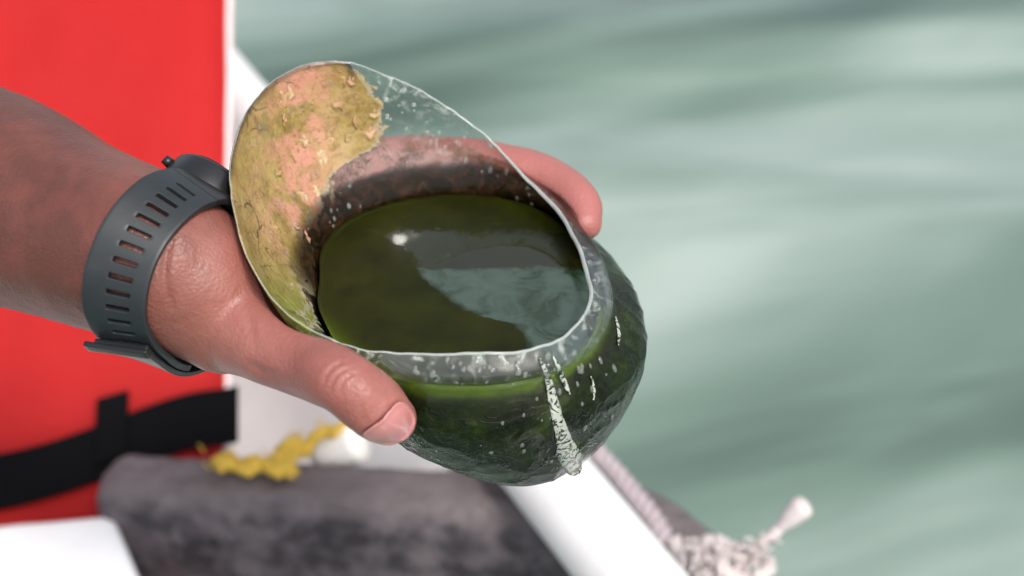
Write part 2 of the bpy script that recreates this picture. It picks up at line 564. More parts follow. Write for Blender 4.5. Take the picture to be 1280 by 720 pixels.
def rough_block(name, corners_fn, nu, nv, nw, m, parent, amp, sc):
    """box with all six faces gridded and made uneven; corners_fn(u,v,w)->point"""
    idx, V, Fc = {}, [], []

    def vid(i, j, k):
        if (i, j, k) not in idx:
            idx[(i, j, k)] = len(V)
            V.append(corners_fn(i / nu, j / nv, k / nw))
        return idx[(i, j, k)]
    for i in range(nu):
        for j in range(nv):
            Fc.append((vid(i, j, 0), vid(i, j + 1, 0), vid(i + 1, j + 1, 0), vid(i + 1, j, 0)))
            Fc.append((vid(i, j, nw), vid(i + 1, j, nw), vid(i + 1, j + 1, nw), vid(i, j + 1, nw)))
    for i in range(nu):
        for k in range(nw):
            Fc.append((vid(i, 0, k), vid(i + 1, 0, k), vid(i + 1, 0, k + 1), vid(i, 0, k + 1)))
            Fc.append((vid(i, nv, k), vid(i, nv, k + 1), vid(i + 1, nv, k + 1), vid(i + 1, nv, k)))
    for j in range(nv):
        for k in range(nw):
            Fc.append((vid(0, j, k), vid(0, j, k + 1), vid(0, j + 1, k + 1), vid(0, j + 1, k)))
            Fc.append((vid(nu, j, k), vid(nu, j + 1, k), vid(nu, j + 1, k + 1), vid(nu, j, k + 1)))
    o = mesh_obj(name, V, Fc, m, parent)
    me = o.data
    for vtx in me.vertices:
        nv_ = noise.noise(vtx.co * sc) + 0.5 * noise.noise(vtx.co * sc * 2.7)
        vtx.co += vtx.normal * nv_ * amp
    return o


ZB = ZG - TR - 0.003
bl, br = onplane(136, 553, ZB), onplane(925, 592, ZB)      # back top edge, left and right end
bdir = (br - bl)
blen = np.linalg.norm(bdir)
bdir /= blen
bfw = np.array([bdir[1], -bdir[0], 0])                     # to the camera


def beam(u, v_, w_):
    # superelliptic rounding of the long edges and the ends
    e = 0.018
    q = bl + bdir * (u * blen)
    depth, hgt = 0.05, 0.13
    y = v_ * depth
    z = -w_ * hgt
    # round corners
    cy, cz = min(y, depth - y), min(-z, hgt + z)
    cu = min(u, 1 - u) * blen
    for a_, b_, ax in ((cy, cz, 0), (cy, cu, 1), (cz, cu, 2)):
        pass
    pt = np.array([u * blen, y, z])
    lo = np.array([e, e, -hgt + e])
    hi = np.array([blen - e, depth - e, -e])
    cl = np.clip(pt, lo, hi)
    df = pt - cl
    L = np.linalg.norm(df)
    if L > 1e-9:
        pt = cl + df / L * min(L, e) if np.count_nonzero(np.abs(df) > 1e-9) > 1 else pt
    tilt = -0.02 * max(0, u - 0.7)
    return bl + bdir * pt[0] * (0.86 + 0.14 * min(1, pt[1] / depth))  + bfw * pt[1] + np.array([0, 0, pt[2] + tilt])


for uu in (0,.5,.8,.9,1):
    print('beam',uu,proj(beam(uu,0,0)),proj(beam(uu,1,0)))
print('tube', proj(g_near+gside*TR), proj(g_near-gside*TR))
bo = rough_block('crossbeam', beam, 150, 24, 32, M_GREY, boat, 0.0016, 70)
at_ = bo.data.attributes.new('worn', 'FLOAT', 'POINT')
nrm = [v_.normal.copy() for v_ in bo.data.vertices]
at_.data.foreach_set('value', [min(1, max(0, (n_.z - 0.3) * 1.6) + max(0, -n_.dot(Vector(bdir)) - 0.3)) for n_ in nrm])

# white bench at the lower left
bz = ZG - 0.045
c0, c1, c2 = onplane(-160, 668, bz), onplane(141, 641, bz), onplane(186, 745, bz)


def bench(u, v_, w_):
    dx = c1 - c0
    dy = (c2 - c1) * 1.6
    e = 0.06
    return c0 + dx * u + dy * v_ + np.array([0, 0, -0.10 * w_])


be = rough_block('bench', bench, 24, 16, 8, M_WHITE, boat, 0.0005, 30)
md = be.modifiers.new('bev', 'BEVEL')
md.width = 0.006
md.segments = 4
md.limit_method = 'ANGLE'
md.angle_limit = math.radians(50)
bake(be)
be.data.polygons.foreach_set('use_smooth', [True] * len(be.data.polygons))

# ------------------------------------------------------------------ life jacket
# a padded panel that stands up on the bench, leaning back
jr_bot, jr_top = P(284, 550, 0.95), P(288, -160, 1.10)
jl_bot = P(-330, 590, 0.93)
ju = (jl_bot - jr_bot)
jw = np.linalg.norm(ju)
ju /= jw
jv = jr_top - jr_bot
jh = np.linalg.norm(jv)
jv /= jh
jn = np.cross(ju, jv)
if jn @ FWD > 0:
    jn = -jn
jn /= np.linalg.norm(jn)
jac = thing('life_jacket', jr_bot - np.array([0, 0, 0.1]), 'bright red padded life jacket with a black webbing strap standing behind the arm', 'life jacket')


def jacket_surface(u, v_):
    """u from the right edge, v up from the strap (metres) -> front surface point"""
    e = min(u, 0.03) / 0.03
    pad = 0.022 * math.sqrt(max(0, 1 - (1 - e) ** 2))
    seam = 0.004 * math.exp(-((v_ - 0.0) / 0.012) ** 2)
    wob = 0.006 * noise.noise(Vector((u * 9, v_ * 7, 3.1))) + 0.0015 * noise.noise(Vector((u * 30, v_ * 24, 1)))
    return jr_bot + ju * u + jv * v_ + jn * (pad + wob - seam)


nu, nv = 70, 110
V, Fc = [], []
for j in range(nv + 1):
    v_ = -0.13 + (jh + 0.13) * j / nv
    for i in range(nu + 1):
        u = jw * (i / nu) ** 1.4
        V.append(jacket_surface(u, v_))
for j in range(nv):
    for i in range(nu):
        a = j * (nu + 1) + i
        Fc.append((a, a + 1, a + nu + 2, a + nu + 1))
jp = mesh_obj('panel', V, Fc, M_RED, jac)
md = jp.modifiers.new('thick', 'SOLIDIFY')
md.thickness = 0.022
md.offset = 1
dgm = bake(jp)


def jpix(x, y, lift=0.0):
    """point on the jacket's front plane seen at pixel x, y"""
    r = FWD + RIGHT * ((x - 640) / FPX) + UP * ((360 - y) / FPX)
    o_ = jr_bot + jn * (0.022 + lift)
    return CAM + r * (((o_ - CAM) @ jn) / (r @ jn))


# black webbing strap round the bottom
ctr = np.array([jpix(*p_) for p_ in ((300, 521), (284, 524), (240, 530), (190, 545), (120, 572), (60, 592), (0, 606), (-90, 620), (-220, 640))])
ctr = catmull(ctr, 60)


def ribbon(name, ctr, half, wid_dir, nrm_, th, m, parent, lift=0.003):
    V, Fc = [], []
    for i, c_ in enumerate(ctr):
        hw = half[i] if not np.isscalar(half) else half
        for (a, b) in ((-1, 0), (1, 0), (1, 1), (-1, 1)):
            V.append(c_ + wid_dir * hw * a + nrm_ * (lift + th * b))
    for i in range(len(ctr) - 1):
        for k in range(4):
            Fc.append((i * 4 + k, i * 4 + (k + 1) % 4, (i + 1) * 4 + (k + 1) % 4, (i + 1) * 4 + k))
    Fc += [(3, 2, 1, 0), tuple((len(ctr) - 1) * 4 + k for k in range(4))]
    o = mesh_obj(name, V, Fc, m, parent, smooth=False)
    md = o.modifiers.new('bev', 'BEVEL')
    md.width = 0.0008
    md.segments = 2
    bake(o)
    return o


ribbon('strap', ctr, np.interp(np.arange(60), [0, 10, 30, 59], [0.0190, 0.0190, 0.0185, 0.018]), jv, jn, 0.003, M_WEB, jac, 0.006)
tabc = np.array([jpix(124, 545), jpix(145, 539), jpix(164, 534)])
ribbon('strap_tab', tabc, 0.022, jv, jn, 0.004, M_WEB, jac, 0.008)
edge_path = catmull([jr_bot + ju * 0.0 + jv * s + jn * 0.004 for s in np.linspace(-0.02, jh, 12)], 60)
V, Fc = tube(edge_path, 0.0028, 10)
mesh_obj('piping', V, Fc, M_PIPING, jac)

# ------------------------------------------------------------------ bottle
ZW = P(570, 365, 0.5)[2]                  # level of the green water


def G(x, y, h):
    return onplane(x, y, ZW + h * 0.001)


AX = G(548, 372, 0)[:2]
NPH = 420
PHI = np.linspace(0, 2 * math.pi, NPH, endpoint=False)


def ring(ctrl, harm=14):
    q = np.array([G(*c_) for c_ in ctrl])
    d = q[:, :2] - AX
    a = np.arctan2(d[:, 1], d[:, 0]) % (2 * math.pi)
    r = np.hypot(d[:, 0], d[:, 1])
    o = np.argsort(a)
    a, r, h = a[o], r[o], q[o, 2]
    out = []
    for val in (r, h):
        y = np.interp(PHI, np.r_[a[-1] - 2 * math.pi, a, a[0] + 2 * math.pi], np.r_[val[-1], val, val[0]])
        f = np.fft.rfft(y)
        k = np.arange(len(f))
        f *= np.exp(-(k / harm) ** 4)
        out.append(np.fft.irfft(f, NPH))
    r, h = out
    return np.stack([AX[0] + r * np.cos(PHI), AX[1] + r * np.sin(PHI), h], 1)


W_PX = [(395, 350), (402, 300), (440, 268), (500, 248), (560, 240), (630, 243), (690, 262), (728, 305), (752, 350), (757, 395),
        (740, 435), (700, 468), (630, 486), (560, 488), (490, 478), (430, 450), (402, 410)]
R_PX = [(288, 210, 45), (293, 265, 40), (315, 335, 32), (350, 385, 24), (400, 420, 18), (450, 436, 16), (520, 441, 15), (600, 442, 15),
        (660, 438, 14), (700, 425, 13), (728, 400, 11), (738, 370, 10), (732, 335, 9), (712, 290, 9), (660, 225, 15), (600, 163, 27),
        (510, 105, 44), (440, 78, 55), (385, 78, 56), (340, 102, 54), (303, 150, 50)]
RW = ring([(x, y, 0) for x, y in W_PX])
RR = ring(R_PX, 18)
out_dir = np.stack([np.cos(PHI), np.sin(PHI), 0 * PHI], 1)
RM = 0.5 * (RW + RR) + out_dir * 0.0045
R15 = ring([(802, 425, -15), (785, 350, -15), (740, 300, -15), (600, 276, -15), (470, 300, -15), (410, 370, -15), (410, 440, -15), (450, 505, -15), (520, 532, -15), (600, 541, -15), (690, 530, -15), (770, 490, -15)], 9)
R30 = ring([(800, 462, -30), (740, 370, -30), (610, 338, -30), (480, 370, -30), (445, 450, -30), (470, 530, -30), (530, 562, -30), (610, 575, -30), (700, 565, -30), (770, 525, -30)], 8)
R45 = ring([(768, 530, -45), (720, 450, -45), (620, 420, -45), (520, 450, -45), (492, 505, -45), (520, 562, -45), (570, 588, -45), (630, 598, -45), (700, 590, -45), (745, 565, -45)], 7)
R55 = ring([(728, 562, -55), (690, 510, -55), (625, 495, -55), (565, 515, -55), (548, 553, -55), (575, 588, -55), (630, 604, -55), (690, 598, -55)], 6)
PC = G(632, 556, -57.5)
RP = PC + (R55 - R55.mean(0)) * 0.12
RP[:, 2] = PC[2]
LEV = np.stack([RP, R55, R45, R30, R15, RW, RM, RR])      # bottom to rim
NROW = 190
dense = np.zeros((NROW, NPH, 3))
flat = catmull(LEV.reshape(len(LEV), -1), NROW)
SURF0 = flat.reshape(NROW, NPH, 3)
TROW = np.linspace(0, len(LEV) - 1, NROW)                  # 5 = water level, 7 = rim


def surf_normals(S):
    du = np.roll(S, -1, 1) - np.roll(S, 1, 1)
    dv = np.gradient(S, axis=0)
    n = np.cross(du, dv)
    n /= np.linalg.norm(n, axis=2)[..., None] + 1e-12
    return n


N0 = surf_normals(SURF0)
ctr_ = SURF0.mean((0, 1))
if np.mean(np.sum(N0 * (SURF0 - ctr_), 2)) < 0:
    N0 = -N0

# uneven, wrinkled wall
SURF = SURF0.copy()
for r_ in range(NROW):
    tr_ = TROW[r_]
    wr = np.clip((4.9 - tr_) / 0.8, 0, 1)                  # under water: wrinkled film
    fl = np.clip((tr_ - 5.0) / 0.5, 0, 1)
    for c_ in range(NPH):
        p = Vector(SURF0[r_, c_])
        d = 0.0009 * noise.noise(p * 32)
        if wr > 0:
            q = p + Vector((noise.noise(p * 40), noise.noise(p * 40 + Vector((7, 1, 3))), noise.noise(p * 40 + Vector((2, 9, 5))))) * 0.012
            rid = 1 - abs(noise.noise(q * 75)) * 2
            d += wr * (0.0004 * max(0, rid) ** 4 + 0.0006 * noise.noise(p * 42) + 0.00022 * noise.noise(p * 190))
        if fl > 0:
            d += fl * 0.0003 * noise.noise(p * 150)
        SURF[r_, c_] = SURF0[r_, c_] + N0[r_, c_] * d
        if tr_ > 6.3:                                      # the cut wanders
            SURF[r_, c_, 2] += (tr_ - 6.3) / 0.7 * (0.0011 * noise.noise(p * 55) + 0.0005 * noise.noise(p * 210))
N1 = surf_normals(SURF)
if np.mean(np.sum(N1 * N0, 2)) < 0:
    N1 = -N1

bottle = thing('cut_bottle', G(600, 430, -50), 'cut open clear plastic bottle end crusted with olive algae, held in the hand', 'bottle')
TH = 0.0007
V = np.concatenate([SURF.reshape(-1, 3), (SURF - N1 * TH).reshape(-1, 3)])
Fc = []
off = NROW * NPH
for r_ in range(NROW - 1):
    for c_ in range(NPH):
        a, b = r_ * NPH + c_, r_ * NPH + (c_ + 1) % NPH
        Fc.append((a, b, b + NPH, a + NPH))
        Fc.append((off + a + NPH, off + b + NPH, off + b, off + a))
for c_ in range(NPH):
    a, b = (NROW - 1) * NPH + c_, (NROW - 1) * NPH + (c_ + 1) % NPH
    Fc.append((a, b, off + b, off + a))
Fc.append(tuple(range(NPH))[::-1])
Fc.append(tuple(off + k for k in range(NPH)))
shell = mesh_obj('shell', V, Fc, M_WALL, bottle)

# where the growth sits on the wall
A = {k: np.zeros((NROW, NPH)) for k in ('coat', 'deep', 'pinkish', 'greenish', 'lipdark', 'scuff_glint', 'fleck', 'tide')}
PX = np.zeros((NROW, NPH, 2))
q = SURF - CAM
dd = q @ FWD
PX[..., 0] = 640 + (q @ RIGHT) / dd * FPX
PX[..., 1] = 360 - (q @ UP) / dd * FPX
fdeg = np.degrees(PHI)
ss = lambda a, b, x: np.clip((x - a) / (b - a), 0, 1) ** 2 * (3 - 2 * np.clip((x - a) / (b - a), 0, 1))
for r_ in range(NROW):
    tr_ = TROW[r_]
    x, y = PX[r_, :, 0], PX[r_, :, 1]
    xb = np.interp(y, [70, 110, 150, 185, 215, 250, 300, 420, 440, 470], [440, 462, 478, 470, 430, 400, 396, 400, 430, 440])
    up = tr_ > 4.7
    front = (fdeg > 215) & (fdeg < 330)
    A['coat'][r_] = np.clip(0.5 + (xb - x) / (70 + 1.3 * np.clip(y - 190, 0, 80)), 0, 1) * ss(4.6, 5.1, tr_)
    A['deep'][r_] = 1 - ss(4.25, 5.02, tr_)
    A['pinkish'][r_] = np.exp(-(((x - 372) / 45) ** 2)) * ss(360, 250, y) * 0.95
    A['greenish'][r_] = ss(300, 420, y) * 0.9
    A['lipdark'][r_] = (ss(6.9, 7.0, tr_) + 0.9 * ss(6.2, 6.9, tr_) * np.clip(np.array([noise.noise(Vector((k * 0.16, tr_ * 1.3, 4))) for k in range(NPH)]) * 3.2 - 0.7, 0, 1)) * ss(250, 200, y) * 0.85
    A['scuff_glint'][r_] = ss(5.0, 5.6, tr_) * np.where(front, 0.16 + 0.5 * ss(6.4, 7.0, tr_), 0.14 + 0.6 * ss(6.3, 7.0, tr_) * (x > 470))
    hh = (SURF0[r_, :, 2] - ZW) * 1000
    A['tide'][r_] = ss(15, 4, hh) * ss(4.6, 4.9, tr_) * ss(8, 30, fdeg) * ss(195, 165, fdeg)
    A['fleck'][r_] = ss(4.9, 5.3, tr_) * ss(6.3, 5.7, tr_) * (y < 300)
for k, a in A.items():
    at_ = shell.data.attributes.new(k, 'FLOAT', 'POINT')
    at_.data.foreach_set('value', np.r_[a.reshape(-1), a.reshape(-1)].astype(np.float32))

# bead along the cut lip
lip = SURF[-1] - N1[-1] * TH * 0.5
rimr = 0.0002 + 0.0003 * ss(120, 60, np.abs((fdeg - 350 + 180) % 360 - 180)) + 0.0003 * ss(60, 20, np.abs((fdeg - 20 + 180) % 360 - 180))
V, Fc = tube(lip, rimr, 10, closed=True)
mesh_obj('rim', V, Fc, M_RIM, bottle)


def front_surface(x, y):
    """row, column of the outer wall facing the camera at pixel x, y"""
    fac = np.sum(N1 * (CAM - SURF), 2) > 0
    d2 = (PX[..., 0] - x) ** 2 + (PX[..., 1] - y) ** 2 + np.where(fac, 0, 1e6)
    return np.unravel_index(np.argmin(d2), d2.shape)


def glint_strip(poly, name='sky_glint', mat=None):
    """a pale strip added on the wall as a painted sky glint; poly = centre line px with half width px"""
    cl = catmull(np.array(poly, float), 60)
    V, Fc = [], []
    tg = np.gradient(cl[:, :2], axis=0)
    tg /= np.linalg.norm(tg, axis=1)[:, None]
    for i in range(60):
        for k in range(5):
            o_ = (k - 2) / 2 * cl[i, 2] * (0.95 + 0.35 * noise.noise(Vector((i * 0.3, k * 0.9, cl[0, 0]))))
            x, y = cl[i, 0] - tg[i, 1] * o_, cl[i, 1] + tg[i, 0] * o_
            r_, c_ = front_surface(x, y)
            d_ = dd[r_, c_]
            V.append(P(x, y, d_) + N1[r_, c_] * (0.0004 + 0.0002 * math.cos((k - 2) * 0.8)))
    for i in range(59):
        for k in range(4):
            Fc.append((i * 5 + k, i * 5 + k + 1, i * 5 + k + 6, i * 5 + k + 5))
    o = mesh_obj(name, V, Fc, mat or M_GLINT, bottle)
    md = o.modifiers.new('s', 'SOLIDIFY')
    md.thickness = 0.0002
    md2 = o.modifiers.new('m', 'SMOOTH')
    md2.iterations = 4
    bake(o)


glint_strip([(674, 446, 1.5), (680, 460, 3.5), (686, 478, 5), (691, 500, 7), (697, 525, 9), (704, 548, 12), (711, 568, 16), (716, 584, 14), (719, 593, 6)])
glint_strip([(690, 444, 1), (698, 460, 3), (706, 480, 3.5), (712, 493, 1)])
glint_strip([(738, 470, 1), (742, 486, 2), (741, 500, 1)])
glint_strip([(768, 395, 1), (773, 415, 2.5), (772, 432, 1)])

def droplets():
    """beads of water clinging to the clear plastic, one mesh"""
    rd = random.Random(5)
    parts_ = []
    spots = []
    for _ in range(46):
        u = rd.random()
        spots.append((470 + u * 190 + rd.uniform(-10, 25), 105 + u * 105 + rd.uniform(0, 55), False))
    for _ in range(36):
        spots.append((rd.uniform(310, 470), rd.uniform(95, 330), False))
    for _ in range(40):
        spots.append((rd.uniform(520, 730), rd.uniform(448, 482), True))
    for _ in range(24):
        spots.append((rd.uniform(600, 785), rd.uniform(440, 590), True))
    for x, y, front_ in spots:
        sg = 1 if front_ else -1
        d2 = (PX[..., 0] - x) ** 2 + (PX[..., 1] - y) ** 2 + np.where(sg * np.sum(N1 * (CAM - SURF), 2) > 0, 0, 1e6)
        r_, c_ = np.unravel_index(np.argmin(d2), d2.shape)
        if d2[r_, c_] > 60 or TROW[r_] > 6.9:
            continue
        o_, n_ = SURF[r_, c_], N1[r_, c_] * sg
        o_ = o_ if front_ else o_ + n_ * TH
        e1 = np.cross(n_, (0.2, 0.1, 1.0))
        e1 /= np.linalg.norm(e1)
        e2 = np.cross(n_, e1)
        R_ = rd.uniform(0.0003, 0.001)
        el = rd.uniform(1, 1.9)
        V, Fc = [o_ + n_ * R_ * 0.55], []
        for k, a in enumerate((30, 60, 90)):
            for j in range(10):
                b_ = 2 * math.pi * j / 10
                V.append(o_ + (e1 * math.cos(b_) + e2 * math.sin(b_) * el) * R_ * math.sin(math.radians(a)) + n_ * R_ * 0.55 * (math.cos(math.radians(a)) - (0.15 if a == 90 else 0)))
        for j in range(10):
            Fc.append((0, 1 + j, 1 + (j + 1) % 10))
            for k in range(2):
                Fc.append((1 + k * 10 + j, 1 + (k + 1) * 10 + j, 1 + (k + 1) * 10 + (j + 1) % 10, 1 + k * 10 + (j + 1) % 10))
        parts_.append((V, Fc))
    V, Fc = merge(parts_)
    o = mesh_obj('water_droplets', V, Fc, M_DROP, bottle)
    o['kind'] = 'stuff'


t = NT('drop')
M_DROP = t.finish(t.pbsdf((0.95, 0.98, 0.96), 0.03, None, Transmission_Weight=0.9, IOR=1.33))
droplets()


def flake(x, y, size, seed):
    """a torn, curled scrap of dried growth lifting off the inner wall"""
    rf = random.Random(seed)
    d2 = (PX[..., 0] - x) ** 2 + (PX[..., 1] - y) ** 2 + np.where(np.sum(N1 * (CAM - SURF), 2) < 0, 0, 1e6)
    r_, c_ = np.unravel_index(np.argmin(d2), d2.shape)
    o_, n_ = SURF[r_, c_], -N1[r_, c_]
    e1 = np.cross(n_, (0.2, 0.1, 1.0))
    e1 /= np.linalg.norm(e1)
    e2 = np.cross(n_, e1)
    ta = rf.uniform(0, 6.28)
    NA_ = 18
    rad = [size * (0.55 + 0.45 * rf.random()) for _ in range(NA_)]
    V, Fc = [o_ + n_ * 0.0012], []
    for k in range(1, 4):
        for a_ in range(NA_):
            an = 2 * math.pi * a_ / NA_
            rr = rad[a_] * k / 3
            lift = 0.0005 + 0.0013 * max(0, math.cos(an - ta)) * (k / 3) ** 2 * rf.uniform(0.6, 1.2)
            V.append(o_ + e1 * rr * math.cos(an) * 0.75 + e2 * rr * math.sin(an) * 1.2 + n_ * lift)
    for a_ in range(NA_):
        b_ = (a_ + 1) % NA_
        Fc.append((0, 1 + a_, 1 + b_))
        for k in range(2):
            Fc.append((1 + k * NA_ + a_, 1 + (k + 1) * NA_ + a_, 1 + (k + 1) * NA_ + b_, 1 + k * NA_ + b_))
    o = mesh_obj('algae_flake', V, Fc, M_FLAKE[seed % 3], bottle)
    md = o.modifiers.new('s', 'SOLIDIFY')
    md.thickness = 0.0004
    bake(o)


M_FLAKE = []
for nm_, ca_, cb_ in (('olive', (0.28, 0.20, 0.055), (0.46, 0.25, 0.16)), ('pinkish', (0.52, 0.28, 0.20), (0.34, 0.235, 0.075)), ('pale', (0.36, 0.27, 0.10), (0.48, 0.34, 0.20))):
    t = NT('flake_' + nm_)
    c = t.mix(t.ramp(t.noise(160, 5, 0.7, None, 1.0), [(0.4, 0.0), (0.6, 1.0)]), ca_, cb_)
    M_FLAKE.append(t.finish(t.pbsdf(c, 0.35, t.bump(t.noise(300, 5, 0.7), 0.8, 0.001))))
rf_ = random.Random(21)
for i, (x, y, z_) in enumerate([(424, 122, 3.6), (352, 128, 3.0), (360, 118, 2.4), (372, 190, 3.2), (366, 196, 2.2), (398, 202, 3.4), (345, 212, 2.2), (357, 150, 2.6), (378, 172, 2.6),
                                (448, 150, 2.2), (462, 160, 3.0), (468, 138, 2.4), (440, 98, 2.4), (425, 104, 2.0), (376, 250, 2.4), (368, 280, 2.2), (384, 300, 2.2), (391, 240, 2.0),
                                (344, 290, 1.8), (410, 180, 2.0), (436, 175, 1.8)]):
    flake(x, y, z_ * 0.0014, i * 7 + 3)

# the green water inside
wr = SURF0[np.argmin(np.abs(TROW - 5))]
rows = [SURF0[np.argmin(np.abs(TROW - l_))] - N0[np.argmin(np.abs(TROW - l_))] * 0.0022 for l_ in np.linspace(0.0, 5, 40)]
rows = [r_.copy() for r_ in rows]
V, Fc, ed = [], [], []
for i, r_ in enumerate(rows):
    V += list(r_)
    ed += list(float(ss(-0.016, -0.001, r_[:, 2].mean() - ZW)) * ss(180, 215, fdeg) * ss(365, 340, fdeg))  # painted green glow just under the front water line
V = np.array(V)
top0 = len(V) - NPH
for i in range(len(rows) - 1):
    for c_ in range(NPH):
        a, b = i * NPH + c_, i * NPH + (c_ + 1) % NPH
        Fc.append((a, b, b + NPH, a + NPH))
Fc.append(tuple(range(NPH))[::-1])
tc = V[top0:].mean(0)
V = list(V)
prev = top0
fr_ = np.r_[0.985, np.linspace(0.96, 0.04, 40)]
edv = np.interp(fr_, [0.62, 0.7, 0.78, 0.86, 0.92, 0.96, 1], [0, 0.05, 0.15, 0.3, 0.5, 0.7, 0.9])
base = np.array(V[top0:])
for f_, e_ in zip(fr_, edv):
    cur = len(V)
    pts = tc + (base - tc) * f_
    pts[:, 2] = ZW
    V += list(pts)
    # painted glow of light through the water along the near left wall
    lf = np.exp(-(((fdeg - 232) / 38) ** 2))
    ed += list(e_ * lf)
    for c_ in range(NPH):
        a, b = c_, (c_ + 1) % NPH
        Fc.append((prev + a, prev + b, cur + b, cur + a))
    prev = cur
Fc.append(tuple(prev + c_ for c_ in range(NPH)))
gw = mesh_obj('algae_water', V, Fc, M_ALGW)
at_ = gw.data.attributes.new('edge', 'FLOAT', 'POINT')
at_.data.foreach_set('value', np.array(ed, np.float32))
sc_, pl_ = [], []
for p in V:
    x, y, _ = proj(p)
    xb = np.interp(y, [240, 290, 310, 345, 370, 395, 405, 432, 450], [440, 470, 512, 530, 560, 600, 650, 668, 690])
    pl_.append(0.0 if p[2] < ZW - 1e-4 else float(np.clip(0.5 + (y - 335) / 30, 0, 1) * np.clip(0.5 + (735 - x) / 25, 0, 1)))  # area of the painted sky reflection
    sc_.append(float(max(np.clip(0.5 + (xb - x) / 60, 0, 1), np.clip(0.5 + (292 - y) / 50, 0, 1))) if p[2] > ZW - 1e-4 else 0)  # left and back, where the dark reflection is painted as scum
at_ = gw.data.attributes.new('scum_refl', 'FLOAT', 'POINT')
at_.data.foreach_set('value', np.array(sc_, np.float32))
at_ = gw.data.attributes.new('top', 'FLOAT', 'POINT')
at_.data.foreach_set('value', np.array([0.0] * top0 + [1.0] * (len(V) - top0), np.float32))
at_ = gw.data.attributes.new('pale', 'FLOAT', 'POINT')
at_.data.foreach_set('value', np.array(pl_, np.float32))
tag(gw, 'dark green algae water filling the cut clear bottle', 'water', 'thing')

# ------------------------------------------------------------------ hand and arm
ALLS = SURF.reshape(-1, 3)[::3]


def touch(x, y, r, d0=0.42, press=0.96):
    """a joint seen at (x, y), pushed back until a limb of radius r touches the wall"""
    for d in np.arange(d0, 0.56, 0.0005):
        p = P(x, y, d)
        if np.min(np.sum((ALLS - p) ** 2, 1)) < (r * press) ** 2:
            return p
    return P(x, y, 0.46)


def on_wall(phi, h, r, press=0.97):
    """a joint outside the wall at bearing phi (deg), height h (mm) over the water"""
    c_ = int(phi / 360 * NPH) % NPH
    r_ = np.argmin(np.abs((SURF0[:, c_, 2] - ZW) * 1000 - h) + (np.arange(NROW) < 25) * 9)
    return SURF0[r_, c_] + N0[r_, c_] * r * press


parts = []


def limb(joints, n=40, seg=28, squash=None, up=None):
    j = np.array([np.r_[p, r] for p, r in joints])
    c_ = catmull(j, n)
    pts, rad = c_[:, :3], np.maximum(c_[:, 3], 0.002)
    # round ends
    for end in (0, -1):
        tg = pts[end] - pts[1 if end == 0 else -2]
        tg /= np.linalg.norm(tg)
        ca = [(pts[end] + tg * rad[end] * math.sin(a), rad[end] * math.cos(a)) for a in np.radians([18, 36, 54, 70, 82, 88])]
        P_, R_ = np.array([c[0] for c in ca]), np.array([c[1] for c in ca])
        if end == 0:
            pts, rad = np.vstack([P_[::-1], pts]), np.r_[R_[::-1], rad]
        else:
            pts, rad = np.vstack([pts, P_]), np.r_[rad, R_]
    parts.append(tube(pts, rad, seg, squash=squash, up=up))


wrist = P(180, 320, 0.480)
hand0 = P(236, 350, 0.480)
thenar = P(284, 388, 0.484)
limb([(P(-300, 150, 0.58), 0.0465), (P(-140, 203, 0.548), 0.0425), (P(0, 250, 0.515), 0.0383), (P(90, 287, 0.496), 0.0325), (wrist, 0.0292), (hand0, 0.0262), (thenar, 0.0220)], 60, 36)
mcp = P(334, 428, 0.468)
t2 = P(384, 454, 0.4565)
ip = touch(428, 477, 0.0102)
t4 = touch(464, 504, 0.0102)
tip = touch(490, 524, 0.0088)
limb([(hand0, 0.022), (thenar, 0.0212), (mcp, 0.0138), (t2, 0.0114), (ip, 0.0102), (t4, 0.0102), (tip, 0.0084)], 60, 32)
print('thumb depths', [round(proj(p)[2], 4) for p in (mcp, t2, ip, t4, tip)])
# fingers wrap round the far side of the bottle
FING = {
    'index': [(178, 12, 0.0130), (150, 16, 0.0116), (118, 14, 0.0110), (90, 10, 0.0106), (66, 7, 0.0094), (51, 5, 0.0086), (44, 3, 0.0070)],
    'middle': [(182, 0, 0.0135), (150, -6, 0.0122), (118, -8, 0.0115), (90, -9, 0.0108), (68, -12, 0.0100), (58, -13, 0.0080)],
    'ring': [(172, -12, 0.0120), (152, -24, 0.0115), (120, -27, 0.0108), (92, -29, 0.0100), (76, -30, 0.0078)],
    'pinky': [(162, -22, 0.0110), (140, -36, 0.0100), (115, -44, 0.0092), (100, -50, 0.0086)],
}
for nm, js in FING.items():
    jj = [(on_wall(p_, h_, r_), r_) for p_, h_, r_ in js]
    if nm == 'pinky':
        jj += [(PC + np.array([-0.011, -0.0015, -0.0070]), 0.0066)]
    limb(jj, 60, 24)
    limb([(wrist * 0.4 + hand0 * 0.6 - UP * 0.004, 0.021), (0.5 * (hand0 + jj[0][0]), 0.018), jj[0]], 24, 24)
    print(nm, [tuple(round(float(v_), 3 if k == 2 else 0) for k, v_ in enumerate(proj(p))) for p, r in jj])
limb([(thenar, 0.0185), (on_wall(188, -6, 0.013), 0.0135), (on_wall(170, -20, 0.012), 0.0115)], 20, 24)

V, Fc = merge(parts)
person = mesh_obj('person', V, Fc, M_SKIN)
md = person.modifiers.new('r', 'REMESH')
md.mode = 'VOXEL'
md.voxel_size = 0.0010
md2 = person.modifiers.new('s', 'SMOOTH')
md2.factor = 0.5
md2.iterations = 14
me = bake(person)
nV = len(me.vertices)
co = np.zeros(nV * 3)
no = np.zeros(nV * 3)
me.vertices.foreach_get('co', co)
me.vertices.foreach_get('normal', no)
co, no = co.reshape(-1, 3), no.reshape(-1, 3)
